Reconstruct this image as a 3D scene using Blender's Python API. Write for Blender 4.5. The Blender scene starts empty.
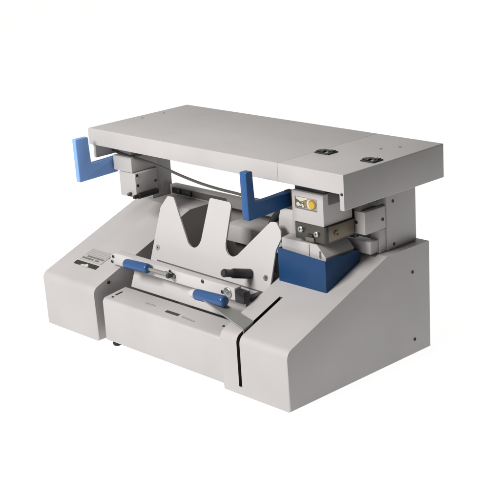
import bpy, bmesh, math, random
from mathutils import Vector, Matrix
random.seed(4)
scene = bpy.context.scene
COL = scene.collection

# ------------------------------------------------------------------ materials
def new_mat(name):
    m = bpy.data.materials.new(name); m.use_nodes = True
    nt = m.node_tree
    return m, nt, nt.nodes['Principled BSDF']

def coat(name, rgb, rough=0.42, bump=0.05, grain=900.0, mottle=0.035, metallic=0.0, spec=0.5, streak=None):
    """Painted or plastic surface: slight large-scale mottling, fine orange-peel grain, uneven gloss."""
    m, nt, b = new_mat(name)
    N, L = nt.nodes, nt.links
    tc = N.new('ShaderNodeTexCoord')
    n1 = N.new('ShaderNodeTexNoise'); n1.inputs['Scale'].default_value = 5.0; n1.inputs['Detail'].default_value = 5.0
    L.new(tc.outputs['Object'], n1.inputs['Vector'])
    mr = N.new('ShaderNodeMapRange'); mr.inputs[1].default_value = .3; mr.inputs[2].default_value = .7
    mr.inputs[3].default_value = 1.0 - mottle; mr.inputs[4].default_value = 1.0 + mottle
    L.new(n1.outputs['Fac'], mr.inputs['Value'])
    mul = N.new('ShaderNodeVectorMath'); mul.operation = 'SCALE'
    mul.inputs[0].default_value = rgb
    L.new(mr.outputs['Result'], mul.inputs['Scale'])
    L.new(mul.outputs['Vector'], b.inputs['Base Color'])
    n2 = N.new('ShaderNodeTexNoise'); n2.inputs['Scale'].default_value = grain; n2.inputs['Detail'].default_value = 2.0
    if streak:
        mp = N.new('ShaderNodeMapping'); mp.inputs['Scale'].default_value = streak
        L.new(tc.outputs['Object'], mp.inputs['Vector']); L.new(mp.outputs['Vector'], n2.inputs['Vector'])
    else:
        L.new(tc.outputs['Object'], n2.inputs['Vector'])
    bp = N.new('ShaderNodeBump'); bp.inputs['Strength'].default_value = bump; bp.inputs['Distance'].default_value = 0.001
    L.new(n2.outputs['Fac'], bp.inputs['Height']); L.new(bp.outputs['Normal'], b.inputs['Normal'])
    n3 = N.new('ShaderNodeTexNoise'); n3.inputs['Scale'].default_value = 14.0; n3.inputs['Detail'].default_value = 6.0
    L.new(tc.outputs['Object'], n3.inputs['Vector'])
    mr3 = N.new('ShaderNodeMapRange'); mr3.inputs[3].default_value = max(.05, rough - .12); mr3.inputs[4].default_value = min(1, rough + .12)
    L.new(n3.outputs['Fac'], mr3.inputs['Value']); L.new(mr3.outputs['Result'], b.inputs['Roughness'])
    b.inputs['Metallic'].default_value = metallic
    b.inputs['Specular IOR Level'].default_value = spec
    return m

GREY   = coat('light_grey_powder_coat', (.412, .395, .390), .42, .22, mottle=.045, spec=.4)
GREYD  = coat('grey_rail_paint', (.33, .315, .30), .5, .08, spec=.35)
WHITE  = coat('white_satin_sheet', (.475, .458, .454), .40, .08, mottle=.02, spec=.35)
INNER  = coat('shaded_inner_steel', (.10, .092, .085), .6, .1)  # dark tone carries the shade of recesses and gaps
INNERK = coat('inner_shade_dark', (.045, .040, .036), .6, .1)  # shade inside the slot and cavity is put into this colour
BLACK  = coat('black_plastic', (.014, .014, .015), .42, .08)
RUBBER = coat('black_rubber', (.012, .012, .012), .8, .2)
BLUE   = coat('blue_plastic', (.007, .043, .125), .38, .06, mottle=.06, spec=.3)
BLUEL  = coat('lit_blue_plastic', (.20, .36, .66), .5, .06, mottle=.03, spec=.3)  # lighter copy of the handle blue; light on the left one is in the colour
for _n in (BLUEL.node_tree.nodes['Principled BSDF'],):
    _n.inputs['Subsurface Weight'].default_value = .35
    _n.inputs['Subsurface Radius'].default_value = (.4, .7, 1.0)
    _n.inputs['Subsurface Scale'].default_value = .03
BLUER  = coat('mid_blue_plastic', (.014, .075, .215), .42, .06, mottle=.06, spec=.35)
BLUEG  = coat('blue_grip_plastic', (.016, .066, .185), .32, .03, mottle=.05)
STEEL  = coat('brushed_steel', (.42, .42, .40), .38, .10, 220, .03, 1.0, streak=(.15, 1, 1))
LEVER  = coat('satin_grey_lever', (.21, .21, .195), .45, .06, 300, .03, .35)
DSTEEL = coat('dark_machined_steel', (.085, .08, .07), .42, .15, 160, .12, .75)
BRASSY = coat('oiled_brown_steel', (.17, .14, .105), .45, .15, 160, .15, .6)
SCREW  = coat('dark_screw', (.05, .048, .045), .4, .0, metallic=.6)
CHROME = coat('bright_screw', (.6, .6, .58), .28, .0, metallic=1.0)
CABLE  = coat('grey_hose', (.055, .05, .045), .45, .05)
LABELK = coat('black_label_film', (.012, .012, .012), .35, .0)
INKG   = coat('grey_ink', (.13, .125, .12), .5, .0)
INKL   = coat('faint_grey_ink', (.30, .29, .28), .5, .0)
LABELG = coat('pale_label_film', (.37, .36, .35), .4, .0)
OLIVE  = coat('dark_olive_print', (.085, .078, .055), .4, .0)
CREAM  = coat('cream_print', (.50, .475, .40), .4, .0)
OCHRE  = coat('brown_ochre_print', (.27, .135, .03), .4, .0)
YELLOW = coat('yellow_print', (.46, .31, .012), .4, .0)
ASHEN  = coat('ash_grey_print', (.26, .26, .235), .4, .0)

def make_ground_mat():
    m, nt, b = new_mat('self_lit_white_ground')
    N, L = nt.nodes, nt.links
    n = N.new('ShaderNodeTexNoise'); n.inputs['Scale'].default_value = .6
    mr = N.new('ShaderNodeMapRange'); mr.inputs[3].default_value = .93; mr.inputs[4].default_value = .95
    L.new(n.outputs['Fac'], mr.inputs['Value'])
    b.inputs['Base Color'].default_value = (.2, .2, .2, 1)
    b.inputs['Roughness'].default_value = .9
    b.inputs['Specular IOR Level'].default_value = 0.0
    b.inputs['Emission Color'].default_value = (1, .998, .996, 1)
    L.new(mr.outputs['Result'], b.inputs['Emission Strength'])  # glow added so the surface stays white and shadows wash out
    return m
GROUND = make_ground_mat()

# ------------------------------------------------------------------ mesh helpers
def obj(name, bm, mat, parent=None, smooth=32.0, label=None):
    bmesh.ops.recalc_face_normals(bm, faces=bm.faces[:])
    me = bpy.data.meshes.new(name)
    bm.to_mesh(me); bm.free()
    me.materials.append(mat)
    if len(me.polygons):
        me.polygons.foreach_set('use_smooth', [True] * len(me.polygons))
        me.set_sharp_from_angle(angle=math.radians(smooth))
    me.update()
    o = bpy.data.objects.new(name, me); COL.objects.link(o)
    if parent: o.parent = parent
    if label: o['label'] = label
    return o

def round_poly(pts, radii, seg=8):
    out = []
    n = len(pts)
    for i, p in enumerate(pts):
        r = radii[i] if isinstance(radii, (list, tuple)) else radii
        p = Vector(p); a = Vector(pts[i - 1]); b = Vector(pts[(i + 1) % n])
        if not r: out.append(tuple(p)); continue
        u = (a - p).normalized(); v = (b - p).normalized()
        ang = math.acos(max(-1, min(1, u.dot(v))))
        d = r / math.tan(ang / 2)
        d = min(d, (a - p).length * .49, (b - p).length * .49); rr = d * math.tan(ang / 2)
        c = p + (u + v).normalized() * (rr / math.sin(ang / 2))
        s0 = (p + u * d) - c; s1 = (p + v * d) - c
        a0 = math.atan2(s0.y, s0.x); a1 = math.atan2(s1.y, s1.x)
        da = (a1 - a0 + math.pi) % (2 * math.pi) - math.pi
        for k in range(seg + 1):
            t = a0 + da * k / seg
            out.append((c.x + rr * math.cos(t), c.y + rr * math.sin(t)))
    return out

def sweep_poly(bm, poly, fn, bevel=0.0, seg=2):
    """Prism between two copies of a 2-D outline; fn(u, v, end) -> point, end = 0 or 1."""
    v0 = [bm.verts.new(fn(u, v, 0)) for u, v in poly]
    v1 = [bm.verts.new(fn(u, v, 1)) for u, v in poly]
    n = len(poly); caps = []
    f0 = bm.faces.new(v0); f1 = bm.faces.new(v1[::-1])
    for i in range(n):
        bm.faces.new((v0[i], v1[i], v1[(i + 1) % n], v0[(i + 1) % n]))
    if bevel:
        es = set(f0.edges) | set(f1.edges)
        bmesh.ops.bevel(bm, geom=list(es), offset=bevel, segments=seg, profile=.5, affect='EDGES', clamp_overlap=True)
    return bm

def prism_x(poly_yz, x0, x1, bevel=0.0, bm=None, seg=2):
    bm = bm or bmesh.new()
    return sweep_poly(bm, poly_yz, lambda u, v, e: (x1 if e else x0, u, v), bevel, seg)
def prism_y(poly_xz, y0, y1, bevel=0.0, bm=None, seg=2):
    bm = bm or bmesh.new()
    return sweep_poly(bm, poly_xz, lambda u, v, e: (u, y1 if e else y0, v), bevel, seg)
def prism_z(poly_xy, z0, z1, bevel=0.0, bm=None, seg=2):
    bm = bm or bmesh.new()
    return sweep_poly(bm, poly_xy, lambda u, v, e: (u, v, z1 if e else z0), bevel, seg)

def box(x0, x1, y0, y1, z0, z1, bevel=0.003, bm=None, seg=2):
    out = bm or bmesh.new()
    t = bmesh.new()
    g = bmesh.ops.create_cube(t, size=1.0)
    for v in t.verts:
        v.co = Vector((x0 + (v.co.x + .5) * (x1 - x0), y0 + (v.co.y + .5) * (y1 - y0), z0 + (v.co.z + .5) * (z1 - z0)))
    if bevel:
        bmesh.ops.bevel(t, geom=t.edges[:], offset=bevel, segments=seg, profile=.5, affect='EDGES', clamp_overlap=True)
    me = bpy.data.meshes.new('tmp'); t.to_mesh(me); t.free()
    out.from_mesh(me); bpy.data.meshes.remove(me)
    return out

def lathe(p0, p1, prof, bm=None, seg=28):
    """prof: list of (t along p0->p1 in metres, radius)"""
    bm = bm or bmesh.new()
    p0 = Vector(p0); d = (Vector(p1) - p0).normalized()
    a = d.orthogonal().normalized(); b = d.cross(a)
    rings = []
    for t, r in prof:
        if r <= 1e-6: rings.append([bm.verts.new(p0 + d * t)]); continue
        rings.append([bm.verts.new(p0 + d * t + (a * math.cos(2*math.pi*k/seg) + b * math.sin(2*math.pi*k/seg)) * r) for k in range(seg)])
    for A, B in zip(rings, rings[1:]):
        for k in range(seg):
            q = (k + 1) % seg
            if len(A) == 1 and len(B) == 1: continue
            if len(A) == 1: bm.faces.new((A[0], B[k], B[q]))
            elif len(B) == 1: bm.faces.new((A[k], B[0], A[q]))
            else: bm.faces.new((A[k], B[k], B[q], A[q]))
    for R, rev in ((rings[0], True), (rings[-1], False)):
        if len(R) > 1: bm.faces.new(R[::-1] if rev else R)
    return bm

def rod_profile(length, r, cap):
    out = [(0, 0)]
    for k in range(6):
        t = math.pi/2 * k/5
        out.append((cap * (1 - math.cos(t)), r - cap + cap * math.sin(t)))
    for k in range(6):
        t = math.pi/2 * k/5
        out.append((length - cap + cap * math.sin(t), r - cap + cap * math.cos(t)))
    out.append((length, 0))
    return out

def tube(pts, r, bm=None, seg=12, sub=8):
    bm = bm or bmesh.new()
    P = [Vector(p) for p in pts]
    E = [P[0] * 2 - P[1]] + P + [P[-1] * 2 - P[-2]]
    path = []
    for i in range(1, len(E) - 2):
        for k in range(sub):
            t = k / sub
            path.append(.5 * (2*E[i] + (E[i+1]-E[i-1])*t + (2*E[i-1]-5*E[i]+4*E[i+1]-E[i+2])*t*t + (3*E[i]-E[i-1]-3*E[i+1]+E[i+2])*t**3))
    path.append(P[-1])
    rings = []; up = Vector((0, 1, .02))
    for i, p in enumerate(path):
        d = (path[min(i+1, len(path)-1)] - path[max(i-1, 0)]).normalized()
        a = d.cross(up).normalized(); b = d.cross(a)
        rings.append([bm.verts.new(p + (a*math.cos(2*math.pi*k/seg) + b*math.sin(2*math.pi*k/seg)) * r) for k in range(seg)])
    for A, B in zip(rings, rings[1:]):
        for k in range(seg):
            q = (k+1) % seg; bm.faces.new((A[k], B[k], B[q], A[q]))
    bm.faces.new(rings[0][::-1]); bm.faces.new(rings[-1])
    return bm

def screw_bm(p, n, r=.005, h=.0018, bm=None):
    """Domed socket screw: raised rim with a sunk hex."""
    p = Vector(p); n = Vector(n).normalized()
    return lathe(p - n*.002, p + n*h, [(0, r), (.002 + h*.6, r), (.002 + h, r*.8), (.002 + h, r*.5), (.002 + h*.25, r*.45), (.002 + h*.25, 0)], bm, 16)

def boolean_cut(o, cutter_bm):
    me = bpy.data.meshes.new('cut'); bmesh.ops.recalc_face_normals(cutter_bm, faces=cutter_bm.faces[:]); cutter_bm.to_mesh(me); cutter_bm.free()
    c = bpy.data.objects.new('cut', me); COL.objects.link(c)
    md = o.modifiers.new('b', 'BOOLEAN'); md.operation = 'DIFFERENCE'; md.object = c; md.solver = 'EXACT'
    dg = bpy.context.evaluated_depsgraph_get()
    new = bpy.data.meshes.new_from_object(o.evaluated_get(dg))
    o.modifiers.clear(); old = o.data; o.data = new
    bpy.data.objects.remove(c); bpy.data.meshes.remove(me); bpy.data.meshes.remove(old)
    o.data.polygons.foreach_set('use_smooth', [True] * len(o.data.polygons))
    o.data.set_sharp_from_angle(angle=math.radians(32))

# ------------------------------------------------------------------ dimensions (metres)
D, H1, YS, H0 = .60, .3301, .4136, .1704
K = (H1 - H0) / YS
WB = 1.1112
XLI = -.8408          # inner face of the left housing
XRI = -.2615          # inner face of the right housing
def slope(y): return H0 + K * y
SN = Vector((0, -K, 1)).normalized()
def on_slope(x, y, off=0.0): return Vector((x, y, slope(y))) + SN * off

# ------------------------------------------------------------------ the surface
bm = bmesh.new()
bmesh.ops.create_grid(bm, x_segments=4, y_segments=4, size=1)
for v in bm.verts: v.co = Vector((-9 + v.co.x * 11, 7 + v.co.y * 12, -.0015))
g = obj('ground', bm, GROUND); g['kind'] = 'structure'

# ------------------------------------------------------------------ the machine
root = bpy.data.objects.new('binding_machine', None); COL.objects.link(root)
root.empty_display_size = .1
root['label'] = 'light grey tabletop book binding machine with blue handles and blue guard box'
root['category'] = 'binding machine'

# side housings -----------------------------------------------------------
def housing_profile():
    return round_poly([(0, 0), (D, 0), (D, H1), (YS, H1), (0, H0)], [0, 0, .004, .012, .026], 10)
left = obj('side_housing', prism_x(housing_profile(), -WB, XLI, .007, seg=3), GREY, root)
right = obj('side_housing', prism_x(housing_profile(), XRI, 0, .006, seg=3), GREY, root)
# the slot the lever runs in
SX0, SX1 = -.1962, -.1835
dep = .05
cut = [(-.02, .024), (dep, .024), (dep, slope(dep) - dep*1.05), (.175, slope(.175) - dep*1.05), (.175, slope(.175) + .05), (.10, slope(.10)+.05), (-.02, H0 + .06)]
boolean_cut(right, prism_x(cut, SX0, SX1))
right.data.materials.append(INNERK)  # slot walls coloured dark in place of shade
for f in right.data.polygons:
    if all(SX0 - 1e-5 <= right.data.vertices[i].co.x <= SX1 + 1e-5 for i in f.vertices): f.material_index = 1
lin = [(.030, .022), (.052, .022), (.052, slope(.052) - .055), (.178, slope(.178) - .055), (.178, slope(.178) - .034), (.030, slope(.030) - .034)]
obj('slot_shade_strip', prism_x(lin, SX0 + .0003, SX1 - .0003), RUBBER, right)  # dark strip put in for the shade deep in the slot
for y, z in ((.522, .254), (.526, .045)):
    obj('screw', screw_bm((0, y, z), (1, 0, 0), .0052), SCREW, right)
obj('screw', screw_bm((XLI, .06, .178), (1, 0, 0), .006), SCREW, left)

# labels on the left housing
def slope_quad(pts, off, th=.0012):
    bm = bmesh.new()
    sweep_poly(bm, pts, lambda u, v, e: on_slope(u, v, off + (th if e else -th)), 0)
    return bm
plate = obj('model_plate', slope_quad([(-1.038, .074), (-.923, .074), (-.923, .090), (-1.038, .090)], .0009), LABELK, left)
bm = slope_quad([(-1.0, .072), (-.968, .072), (-.962, .0765), (-.975, .085), (-.985, .079), (-1.0, .078)], .0022, .0006)
obj('emblem', bm, CREAM, plate)
rat = obj('rating_label', slope_quad([(-1.038, .098), (-.925, .098), (-.922, .152), (-1.032, .152)], .0007), LABELG, left)
bm = bmesh.new()
for row, (y, x0, x1, h) in enumerate(((.1025, -1.03, -.945, .0070), (.1125, -1.015, -.930, .0064))):
    x = x0
    while x < x1:
        w = random.uniform(.004, .010)
        if random.random() < .88:
            sweep_poly(bm, [(x, y), (min(x + w, x1), y), (min(x + w, x1), y + h), (x, y + h)], lambda u, v, e: on_slope(u, v, .0021 + (.0003 if e else 0)), 0)
        x += w + .0018
obj('print', bm, INKG, rat)
bm = bmesh.new()
for row in range(4):
    y = .122 + row * .0072
    x = -1.032 + row * .001
    while x < -.93:
        w = random.uniform(.003, .012)
        sweep_poly(bm, [(x, y), (x + w, y), (x + w, y + .0028), (x, y + .0028)], lambda u, v, e: on_slope(u, v, .0021 + (.0003 if e else 0)), 0)
        x += w + random.uniform(.0015, .003)
obj('print', bm, INKL, rat)

# front beam ---------------------------------------------------------------
FBZ0, FBZ1 = .013, .150
fb_prof = round_poly([(.004, FBZ0), (.098, FBZ0), (.098, .161), (.004, FBZ1)], [.003, 0, .003, .010], 6)
FBX0 = -.803
beam = obj('front_beam', prism_x(fb_prof, FBX0, XRI - .0008, .005, seg=3), GREY, root)
fk = (.161 - FBZ1) / .094
def on_beam(x, y, off): return (x, y, FBZ1 + fk * (y - .004) + off)
def beam_quad(x0, x1, y0, y1, off, bm=None, sk=0.0):
    bm = bm or bmesh.new()
    return sweep_poly(bm, [(x0, y0), (x1, y0), (x1 + sk, y1), (x0 + sk, y1)], lambda u, v, e: on_beam(u, v, off + (.0006 if e else -.002)), 0)
obj('label', beam_quad(-.545, -.487, .037, .048, .0006), DSTEEL, beam)
bm = bmesh.new()
for x0, x1 in ((-.650, -.637), (-.634, -.618), (-.615, -.604)): beam_quad(x0, x1, .046, .053, .0004, bm)
obj('label', bm, INKL, beam)
bm = bmesh.new()
for k in range(5): beam_quad(-.472 + k * .0125, -.463 + k * .0125, .037 - .0008*k, .044 - .0008*k, .0004, bm)
obj('label', bm, INKL, beam)
bm = bmesh.new()
beam_quad(-.785, -.779, .040, .066, .0008, bm); obj('catch', bm, SCREW, beam)
obj('screw', screw_bm(on_beam(-.779, .026, 0), (0, 0, 1), .0045), SCREW, beam)
obj('screw', screw_bm(on_beam(-.312, .06, 0), (0, 0, 1), .0045), SCREW, beam)
obj('foot', lathe((-.771, .021, -.001), (-.771, .021, .02), [(0, .012), (.004, .0145), (.010, .0145), (.012, .008), (.017, .008)]), RUBBER, root)
obj('foot', lathe((-.30, .075, -.001), (-.30, .075, .02), [(0, .011), (.004, .013), (.010, .013), (.012, .008), (.017, .008)]), RUBBER, root)

# space between the housings ----------------------------------------------
obj('rear_light_block', box(XLI + .001, XRI - .001, .585, .597, .01, .328, .001), GREYD, root)  # panel added to keep light out of the cavity
obj('cavity_bounce_floor', box(XLI + .001, XRI - .001, .13, .58, .02, .03, .001), GREYD, root)  # added cavity floor, kept grey so it bounces light inside
obj('inner_ledge', box(-.66, XRI - .0015, .40, .50, .262, .318, .004), GREY, root)
obj('cavity_shade_fill', lathe((-.60, .33, .17), (XRI - .004, .33, .17), [(0, .055), (.334, .055)]), INNERK, root)  # added dark filler; the cavity's shade is in its colour
obj('cavity_shade_wall', box(-.735, XRI - .002, .44, .452, .03, .2615, .001), INNERK, root)  # dark colour stands in for the deep shade here
rb = obj('rear_beam', box(-1.044, -.03, .504, .532, .3305, .366, .0025), GREY, root)
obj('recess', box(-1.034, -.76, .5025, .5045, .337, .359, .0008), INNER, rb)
for x0, x1 in ((-1.026, -.985), (-.976, -.93)):
    obj('block', box(x0, x1, .496, .5024, .339, .357, .002), BLACK, rb)

# pronged paper rest --------------------------------------------------------
def lean(z): return .205 + .3 * (z - .235)
LN = Vector((0, -1, .3)).normalized()
outline = [(-.797, .208), (-.786, .386), (-.760, .424), (-.732, .424), (-.5855, .240), (-.569, .446), (-.472, .446),
           (-.4715, .249), (-.302, .418), (-.280, .421), (-.257, .400), (-.251, .378), (-.264, .345), (-.264, .208)]
radii = [.004, .012, .010, .012, .032, .008, .014, .033, .012, .012, .010, .012, .012, .004]
op = round_poly(outline, radii, 10)
bm = bmesh.new()
sweep_poly(bm, op, lambda u, v, e: Vector((u, lean(v), v)) + LN * (.0025 if e else -.0025), .0012, 2)
rest = obj('paper_rest', bm, WHITE, root, 30)
for x, z in ((-.771, .265), (-.286, .264)):
    p = Vector((x, lean(z), z)) + LN * .0025
    obj('screw', lathe(p, p + LN, [(0, .0095), (.0012, .009), (.0016, .007), (.0008, .0035), (.0008, 0)], seg=20), CHROME, rest)
    obj('screw', lathe(p + LN*.0006, p + LN, [(0, .0026), (.001, .0022), (.001, 0)], seg=12), SCREW, rest)
bm = bmesh.new()
sweep_poly(bm, [(-.765, .2255), (-.2655, .2205), (-.2655, .2245), (-.765, .2295)], lambda u, v, e: Vector((u, lean(v), v)) + LN * (.0034 if e else .0015), 0)
obj('seam', bm, INNER, rest)
# black knob standing square to the rest
kp = Vector((-.352, lean(.263), .263)) + LN * .002
prof = [(0, 0), (0, .0125), (.003, .0148), (.068, .0146), (.072, .0128), (.074, .0125), (.076, .0112), (.098, .0112), (.1005, .0122), (.106, .0122), (.110, .0095), (.110, 0)]
obj('knob', lathe(kp, kp + LN, prof, seg=32), BLACK, rest)

# lower sheet below the clamp bar
bm = bmesh.new()
sweep_poly(bm, round_poly([(-.807, .1535), (-.292, .1535), (-.292, .246), (-.797, .246)], .003, 3),
           lambda u, v, e: Vector((u, .124 + .3 * (v - .16), v)) + LN * (.002 if e else -.002), .0008, 1)
obj('lower_sheet', bm, WHITE, root)

obj('gap_shade_block', box(-.288, -.2625, .128, .186, .196, .232, .002), BLACK, root)  # black block put in for the shaded gap beside the bar end
# clamp bar ----------------------------------------------------------------
cb = [(-.873, .224), (-.300, .224), (-.300, .262), (-.846, .262), (-.866, .254)]
bar = obj('clamp_bar', prism_y(round_poly(cb, .003, 3), .100, .126, .0018), WHITE, root)
for x, z in ((-.857, .2495), (-.864, .232), (-.581, .2555), (-.436, .2545), (-.352, .240)):
    obj('screw', screw_bm((x, .100, z), (0, -1, 0), .0055 if x < -.8 else .006, .0025), SCREW, bar)
obj('pivot_disc', lathe((-.329, .101, .243), (-.329, .09, .243), [(0, .016), (.004, .016), (.005, .0145), (.005, .006), (.007, .005), (.007, 0)]), STEEL, bar)
obj('end_block', box(-.2985, -.262, .0985, .124, .221, .2555, .002), BLACK, bar)

def grip(p0, p1, r, parent, mat, collar_at_start):
    p0, p1 = Vector(p0), Vector(p1); L = (p1 - p0).length
    gr = obj('handle_grip', lathe(p0, p1, rod_profile(L, r, r * .55), seg=36), mat, parent)
    return gr
arm = obj('lever_arm', lathe((-.675, .082, .252), (-.560, .086, .252), [(0, 0), (0, .0055), (.085, .0055), (.088, .0075), (.112, .0075), (.115, .005), (.115, 0)]), STEEL, bar)
grip((-.772, .080, .2485), (-.660, .082, .2525), .0155, arm, BLUEG, True)
obj('fork', box(-.578, -.556, .090, .0995, .238, .250, .002), LEVER, arm)
obj('tip', lathe((-.566, .0735, .2505), (-.566, .098, .2505), [(0, 0), (0, .006), (.0025, .008), (.02, .008), (.02, 0)]), BLACK, arm)
# lever through the slot of the right housing
bm = bmesh.new()
lp = [(-.189, .187), (-.345, .2285)]
dv = (Vector((lp[1][0], 0, lp[1][1])) - Vector((lp[0][0], 0, lp[0][1]))).normalized(); nv = Vector((-dv.z, 0, dv.x)) * -1
def lev(u, v, e): return Vector((lp[0][0], 0, lp[0][1])) + dv * u + Vector((0, v, .28*(v-.026))) + Vector((.258, 0, .966)) * (.002 if e else -.002)
Ld = (Vector((lp[1][0], lp[1][1])) - Vector((lp[0][0], lp[0][1]))).length
sweep_poly(bm, [(-.0, .022), (Ld + .02, .030), (Ld + .02, .058), (-.0, .064)], lev, .0008, 1)
lever = obj('slot_lever', bm, LEVER, root, 30)
bm = bmesh.new()
sweep_poly(bm, [(.026, .150), (.060, .155), (.060, .2005), (.022, .1865)], lambda u, v, e: (-.1915 if e else -.1875, u, v), .0004, 1)
obj('slot_blade', bm, LEVER, lever)
grip((-.407, .045, .2375), (-.279, .045, .2425), .0165, lever, BLUEG, True)
obj('collar', lathe((-.424, .045, .237), (-.40, .045, .238), [(0, 0), (0, .011), (.003, .0125), (.022, .0125), (.022, 0)]), WHITE, lever)

# table top ----------------------------------------------------------------
XL, XR, YF, YB, ZB, ZT, ZF = -1.0391, .0576, .1821, .5992, .5721, .6248, .5273
SEAM = -.1845
tp = round_poly([(XL, ZB), (SEAM - .0004, ZB), (SEAM - .0004, ZT), (XL, ZT)], [.003, .0005, .0005, .006], 4)
top = obj('table_top', prism_y(tp, YF, YB, .005, seg=3), GREY, root)
hp = round_poly([(SEAM + .0004, ZB), (.0425, ZB), (.0425, ZF), (XR, ZF), (XR, ZT), (SEAM + .0004, ZT)], [.0005, .002, .002, .002, .003, .0005], 4)
hinge = obj('end_panel', prism_y(hp, YF, YB, .004, seg=3), GREY, root)
for p in ((-.998, .373), (-.996, .464)):
    obj('screw', screw_bm((p[0], p[1], ZT), (0, 0, 1), .0045, .001), INKG, top)
for p in ((-.049, .456), (-.019, .503)):
    obj('screw', screw_bm((p[0], p[1], ZT), (0, 0, 1), .0045, .001), INKG, hinge)
obj('screw', screw_bm((.0500, YF, .5715), (0, -1, 0), .0042), SCREW, hinge)
obj('side_skirt', box(-1.030, -1.018, .190, .590, ZF, ZB - .0006, .002), GREY, top)
def latch(x0, x1, y0, y1):
    lt = obj('latch', box(x0, x1, y0, y1, ZT - .002, ZT + .004, .0018), BLACK, hinge)
    xm = x0 + (x1 - x0) * .56
    obj('pull', box(x0 + .004, xm, y0 + .004, y0 + .021, ZT + .0042, ZT + .0078, .0015), BLACK, lt)
    obj('pull', box(xm + .002, x1 - .004, y0 + .022, y1 - .004, ZT + .0042, ZT + .0065, .001), BLACK, lt)
    obj('plate', box(xm + .006, x1 - .008, y0 + .006, y0 + .016, ZT + .0042, ZT + .0052, .0004), ASHEN, lt)
latch(-.178, -.125, .322, .364)
latch(-.006, .042, .319, .361)
obj('guide_rail', box(-1.00, .035, .3601, .40, .540, .5716, .003), GREYD, root)

# posts carrying the table top --------------------------------------------
pr = obj('support_post', box(-.075, -.028, .448, .578, H1 + .0004, ZB - .0004, .003), GREY, root)
for y, z in ((.477, .346), (.476, .473), (.555, .54)):
    obj('screw', screw_bm((-.028, y, z), (1, 0, 0), .0048), SCREW, pr)
pl = obj('support_post', box(-1.095, -1.052, .432, .522, H1 + .0004, ZB - .0004, .003), GREY, root)
# bracket in front of the right post
br = obj('end_bracket', box(-.070, -.030, .3585, .4476, .400, .4665, .003), GREY, root)
obj('screw', screw_bm((-.030, .433, .4295), (1, 0, 0), .0052), SCREW, br)
obj('screw', screw_bm((-.0615, .3585, .434), (0, -1, 0), .0052), SCREW, br)
obj('stop_foot', box(-.066, -.032, .420, .4476, H1 + .0004, .3995, .002), WHITE, root)
obj('slide_plate', box(-.150, -.036, .385, .419, .335, .372, .003), WHITE, root)
obj('gap_shade_post', box(-.122, -.0715, .3605, .3795, .385, .5395, .002), BLACK, root)  # black column stands in for the shadow between head and bracket
obj('dark_gap_filler', box(-.0712, -.045, .3572, .4475, .467, .5395, .002), INNER, root)  # dark filler block that closes the gap above the bracket
obj('under_edge_shade', box(-.0685, .0415, .325, .3565, .505, .5395, .002), BLACK, root)  # black bar added for the shadow beneath the table edge

# right carriage -----------------------------------------------------------
car = obj('clamp_head', box(-.1895, -.0695, .235, .352, .4475, .5375, .003), GREY, root)
obj('head_rail', box(-.185, -.075, .245, .3598, .5378, .5718, .002), BLACK, car)  # black tone gives the dark underside of the table edge
jaw = obj('clamp_jaw', box(-.183, -.0665, .2375, .352, .398, .447, .002), DSTEEL, car)
obj('jaw_side', box(-.0663, -.0625, .245, .351, .404, .446, .001), BRASSY, jaw)
obj('jaw_edge', box(-.0705, -.0620, .2355, .2446, .397, .4472, .001), BLACK, jaw)
for x, z, r in ((-.158, .428, .0095), (-.098, .4235, .0085)):
    obj('bolt', lathe((x, .2375, z), (x, .22, z), [(0, r), (.006, r), (.0075, r*.8), (.0075, r*.45), (.004, r*.4), (.004, 0)], seg=20), STEEL, jaw)
obj('bolt', lathe((-.0625, .275, .424), (-.05, .275, .424), [(0, .008), (.004, .008), (.005, .006), (.003, .003), (.003, 0)], seg=18), BRASSY, jaw)
obj('spring_clip', box(-.140, -.108, .2315, .2374, .398, .411, .002), BRASSY, jaw)
obj('jaw_gap', box(-.132, -.114, .2330, .2374, .4115, .419, .001), BLACK, jaw)
obj('recess_shade', box(-.0694, -.0665, .256, .300, .506, .5374, .001), INNER, car)  # dark plate; shade below the table edge is painted by it
# maker's plate on the head: dark ground, pale and brown strokes, yellow disc
LY = .2346
def dec(pts, off, bm=None):
    bm = bm or bmesh.new()
    return sweep_poly(bm, pts, lambda u, v, e: (u, LY - off - (.0002 if e else -.0006), v), 0)
lx0, lx1, lz0, lz1 = -.1755, -.0925, .4870, .5225
def lp2(a, b): return (lx0 + (lx1 - lx0) * a, lz0 + (lz1 - lz0) * b)
def circ(a, b, r, s=28): 
    c = lp2(a, b); return [(c[0] + r * math.cos(2*math.pi*k/s), c[1] + r * math.sin(2*math.pi*k/s)) for k in range(s)]
logo = obj('maker_plate', dec([lp2(0, 0), lp2(1, 0), lp2(1, 1), lp2(0, 1)], .0003), ASHEN, car)
obj('print', dec([lp2(.01, .14), lp2(.44, .14), lp2(.44, .62), lp2(.24, .74), lp2(.01, .97)], .0008), OLIVE, logo)
obj('print', dec([lp2(.06, .95), lp2(.60, .97), lp2(.58, .84), lp2(.44, .80), lp2(.40, .70), lp2(.28, .62), lp2(.06, .82)], .0013), CREAM, logo)
bm = dec([lp2(.09, .24), lp2(.20, .22), lp2(.25, .36), lp2(.19, .54), lp2(.10, .52), lp2(.07, .38)], .0013)
dec([lp2(.31, .50), lp2(.37, .56), lp2(.43, .20), lp2(.36, .16)], .0013, bm)
dec([lp2(.24, .30), lp2(.29, .24), lp2(.40, .58), lp2(.36, .62)], .0013, bm)
obj('print', bm, CREAM, logo)
bm = dec([lp2(.455, .80), lp2(.55, .78), lp2(.55, .68), lp2(.505, .64), lp2(.55, .50), lp2(.55, .20), lp2(.46, .18), lp2(.46, .30), lp2(.50, .36), lp2(.455, .52)], .0010)
obj('print', bm, OCHRE, logo)
obj('print', dec(circ(.72, .54, .0138), .0014), CREAM, logo)
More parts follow.
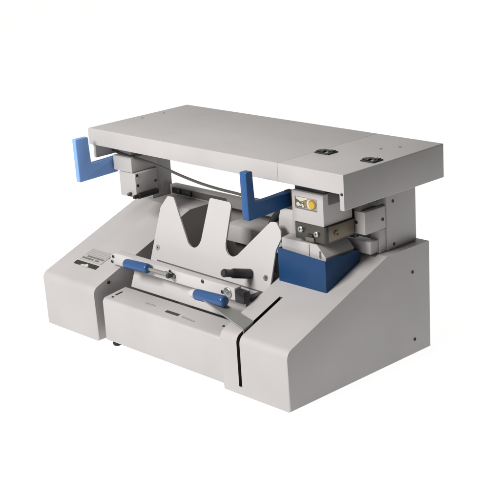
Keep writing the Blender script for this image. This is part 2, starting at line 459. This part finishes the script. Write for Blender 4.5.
obj('print', dec(circ(.81, .55, .0138), .0019), OCHRE, logo)
obj('print', dec(circ(.785, .51, .0102), .0024), YELLOW, logo)
bm = bmesh.new()
a = .03
while a < .97:
    w = random.uniform(.02, .05); dec([lp2(a, .03), lp2(a + w, .03), lp2(a + w, .10), lp2(a, .10)], .0008, bm); a += w + .02
obj('print', bm, OLIVE, logo)

# blue L handles -----------------------------------------------------------
def ell(name, x0, x1, yt, y1, yarm, zb, zi, zt, mat, label=None):
    p = round_poly([(yt, zb), (y1, zb + .004), (y1, zi + .006), (yarm, zi), (yarm - .001, zt), (yt - .002, zt)], [.004, .002, .002, .003, .004, .004], 4)
    return obj(name, prism_x(p, x0, x1, .0025, seg=2), mat, root, label=label)
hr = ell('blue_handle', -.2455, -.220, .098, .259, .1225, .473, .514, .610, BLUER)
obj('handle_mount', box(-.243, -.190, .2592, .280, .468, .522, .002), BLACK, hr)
hl = ell('blue_handle', -1.016, -.998, .102, .256, .151, .467, .517, .606, BLUEL, 'blue left handle, toned lighter for the light on it')
# left carriage
lc = obj('clamp_head', box(-.992, -.899, .235, .34, .4825, .5318, .003), GREY, root)
obj('head_rail', box(-.975, -.915, .25, .40, .532, .5718, .002), GREYD, lc)
lb = obj('lower_block', box(-.966, -.885, .2345, .325, .402, .482, .003), GREY, lc)
obj('side_plate', prism_x(round_poly([(.3255, .404), (.345, .404), (.352, .43), (.352, .46), (.345, .482), (.3255, .482)], .004, 4), -.945, -.889, .002), GREY, lc)
for y, z in ((.243, .4755), (.243, .4425), (.3165, .444)):
    obj('screw', screw_bm((-.885, y, z), (1, 0, 0), .0048), SCREW, lb)
obj('threaded_rod', lathe((-.885, .222, .4085), (-.885, .32, .4085), [(0, 0), (0, .005), (.004, .0065), (.018, .0065), (.019, .0098), (.097, .0098), (.098, 0)]), BLACK, lb)
obj('bolt', lathe((-.912, .2345, .4135), (-.912, .215, .4135), [(0, .006), (.011, .006), (.013, .004), (.013, 0)], seg=16), DSTEEL, lb)

# hose under the table top
obj('hose', tube([(-1.01, .25, .540), (-.93, .25, .5335), (-.822, .25, .5245), (-.746, .25, .515), (-.66, .25, .5015), (-.581, .25, .492), (-.50, .25, .487), (-.423, .25, .485), (-.349, .25, .480), (-.28, .27, .478), (-.215, .285, .480)], .0042), CABLE, root)
obj('strap', tube([(-.25, .35, .45), (-.318, .332, .432), (-.353, .33, .408), (-.376, .33, .372), (-.385, .335, .33)], .0115), RUBBER, root)
obj('motor_cover', prism_x(round_poly([(.29, .335), (.40, .335), (.40, .472), (.29, .472)], [.02, .01, .01, .045], 8), -.300, -.192, .006), GREY, root)

# blue guard box with the pale chute inside ---------------------------------
def open_box(x0, x1, y0, y1, zt, th):
    """four walls standing on the slope, open at the top"""
    bm = bmesh.new()
    def wall(a, b, c, d):
        t = [(a, c), (b, c), (b, d), (a, d)]
        v0 = [bm.verts.new((x, y, slope(y) + .0006)) for x, y in t]
        v1 = [bm.verts.new((x, y, zt - .043 * (x + .0655))) for x, y in t]
        return v0, v1
    o0, o1 = wall(x0, x1, y0, y1)
    i0, i1 = wall(x0 + th, x1 - th, y0 + th, y1 - th)
    for k in range(4):
        q = (k + 1) % 4
        bm.faces.new((o0[k], o0[q], o1[q], o1[k]))
        bm.faces.new((i0[q], i0[k], i1[k], i1[q]))
        bm.faces.new((o1[k], o1[q], i1[q], i1[k]))
        bm.faces.new((o0[q], o0[k], i0[k], i0[q]))
    es = [e for e in bm.edges if (e.verts[0] in o1 and e.verts[1] in o1) or (e.verts[0] in o0 and e.verts[1] in o1) or (e.verts[1] in o0 and e.verts[0] in o1)]
    bmesh.ops.bevel(bm, geom=es, offset=.0016, segments=2, profile=.5, affect='EDGES', clamp_overlap=True)
    return bm
gb = obj('guard_box', open_box(-.2505, -.0655, .2295, .372, .3505, .004), BLUE, root)
ch = obj('chute', prism_x(round_poly([(.2445, .29), (.364, .32), (.364, .375), (.33, .392), (.2445, .386)], .004, 4), -.248, -.140, .003), GREY, root)
ch2 = [(-.1385, .300), (-.0775, .300), (-.0775, .356), (-.110, .390), (-.1385, .390)]
obj('chute_side', prism_y(round_poly(ch2, .003, 3), .2450, .362, .002), GREY, ch)
obj('seam_clip', box(-.100, -.094, .2425, .2449, .352, .372, .0006), INKG, ch)

# ------------------------------------------------------------------ light
w = bpy.data.worlds.new('World'); scene.world = w; w.use_nodes = True
wn, wl = w.node_tree.nodes, w.node_tree.links
bg = wn['Background']
tc = wn.new('ShaderNodeTexCoord'); sep = wn.new('ShaderNodeSeparateXYZ'); wl.new(tc.outputs['Generated'], sep.inputs[0])
mr = wn.new('ShaderNodeMapRange'); mr.inputs[1].default_value = -.8; mr.inputs[2].default_value = .8
mr.inputs[3].default_value = .58; mr.inputs[4].default_value = .02
wl.new(sep.outputs['X'], mr.inputs['Value'])
bg.inputs['Color'].default_value = (1, .985, .965, 1)
wl.new(mr.outputs['Result'], bg.inputs['Strength'])

def area(name, loc, target, size, energy, color=(1, 1, 1)):
    l = bpy.data.lights.new(name, 'AREA'); l.shape = 'RECTANGLE'; l.size = size[0]; l.size_y = size[1]; l.energy = energy; l.color = color
    o = bpy.data.objects.new(name, l); COL.objects.link(o)
    o.location = loc
    o.rotation_euler = (Vector(target) - Vector(loc)).to_track_quat('-Z', 'Y').to_euler()
    return o
area('key_softbox', (-.75, -2.95, 2.75), (-.40, .2, .3), (1.2, 1.2), 200, (1, .985, .97))
area('top_softbox', (-1.6, .2, 3.2), (-.45, .3, .4), (1.5, 1.5), 10, (1, .99, .98))

# ------------------------------------------------------------------ camera
ax, ay, az = -0.8241, -0.3074, -0.0622
fwd = Vector((math.sin(ax)*math.cos(ay), math.cos(ax)*math.cos(ay), math.sin(ay)))
rt = Vector((math.cos(ax), -math.sin(ax), 0)); up = rt.cross(fwd)
R = rt*math.cos(az) + up*math.sin(az); U = -rt*math.sin(az) + up*math.cos(az)
cam = bpy.data.cameras.new('camera'); co = bpy.data.objects.new('camera', cam); COL.objects.link(co)
M = Matrix((R, U, -fwd)).transposed().to_4x4(); M.translation = Vector((2.2367, -2.1787, 1.4548))
co.matrix_world = M
cam.sensor_width = 36; cam.lens = 36 * 1276.96 / 500
cam.clip_start = .05; cam.clip_end = 200
scene.camera = co

scene.render.engine = 'CYCLES'
scene.view_settings.view_transform = 'Standard'
scene.view_settings.look = 'None'
scene.view_settings.exposure = 0
scene.view_settings.gamma = 1
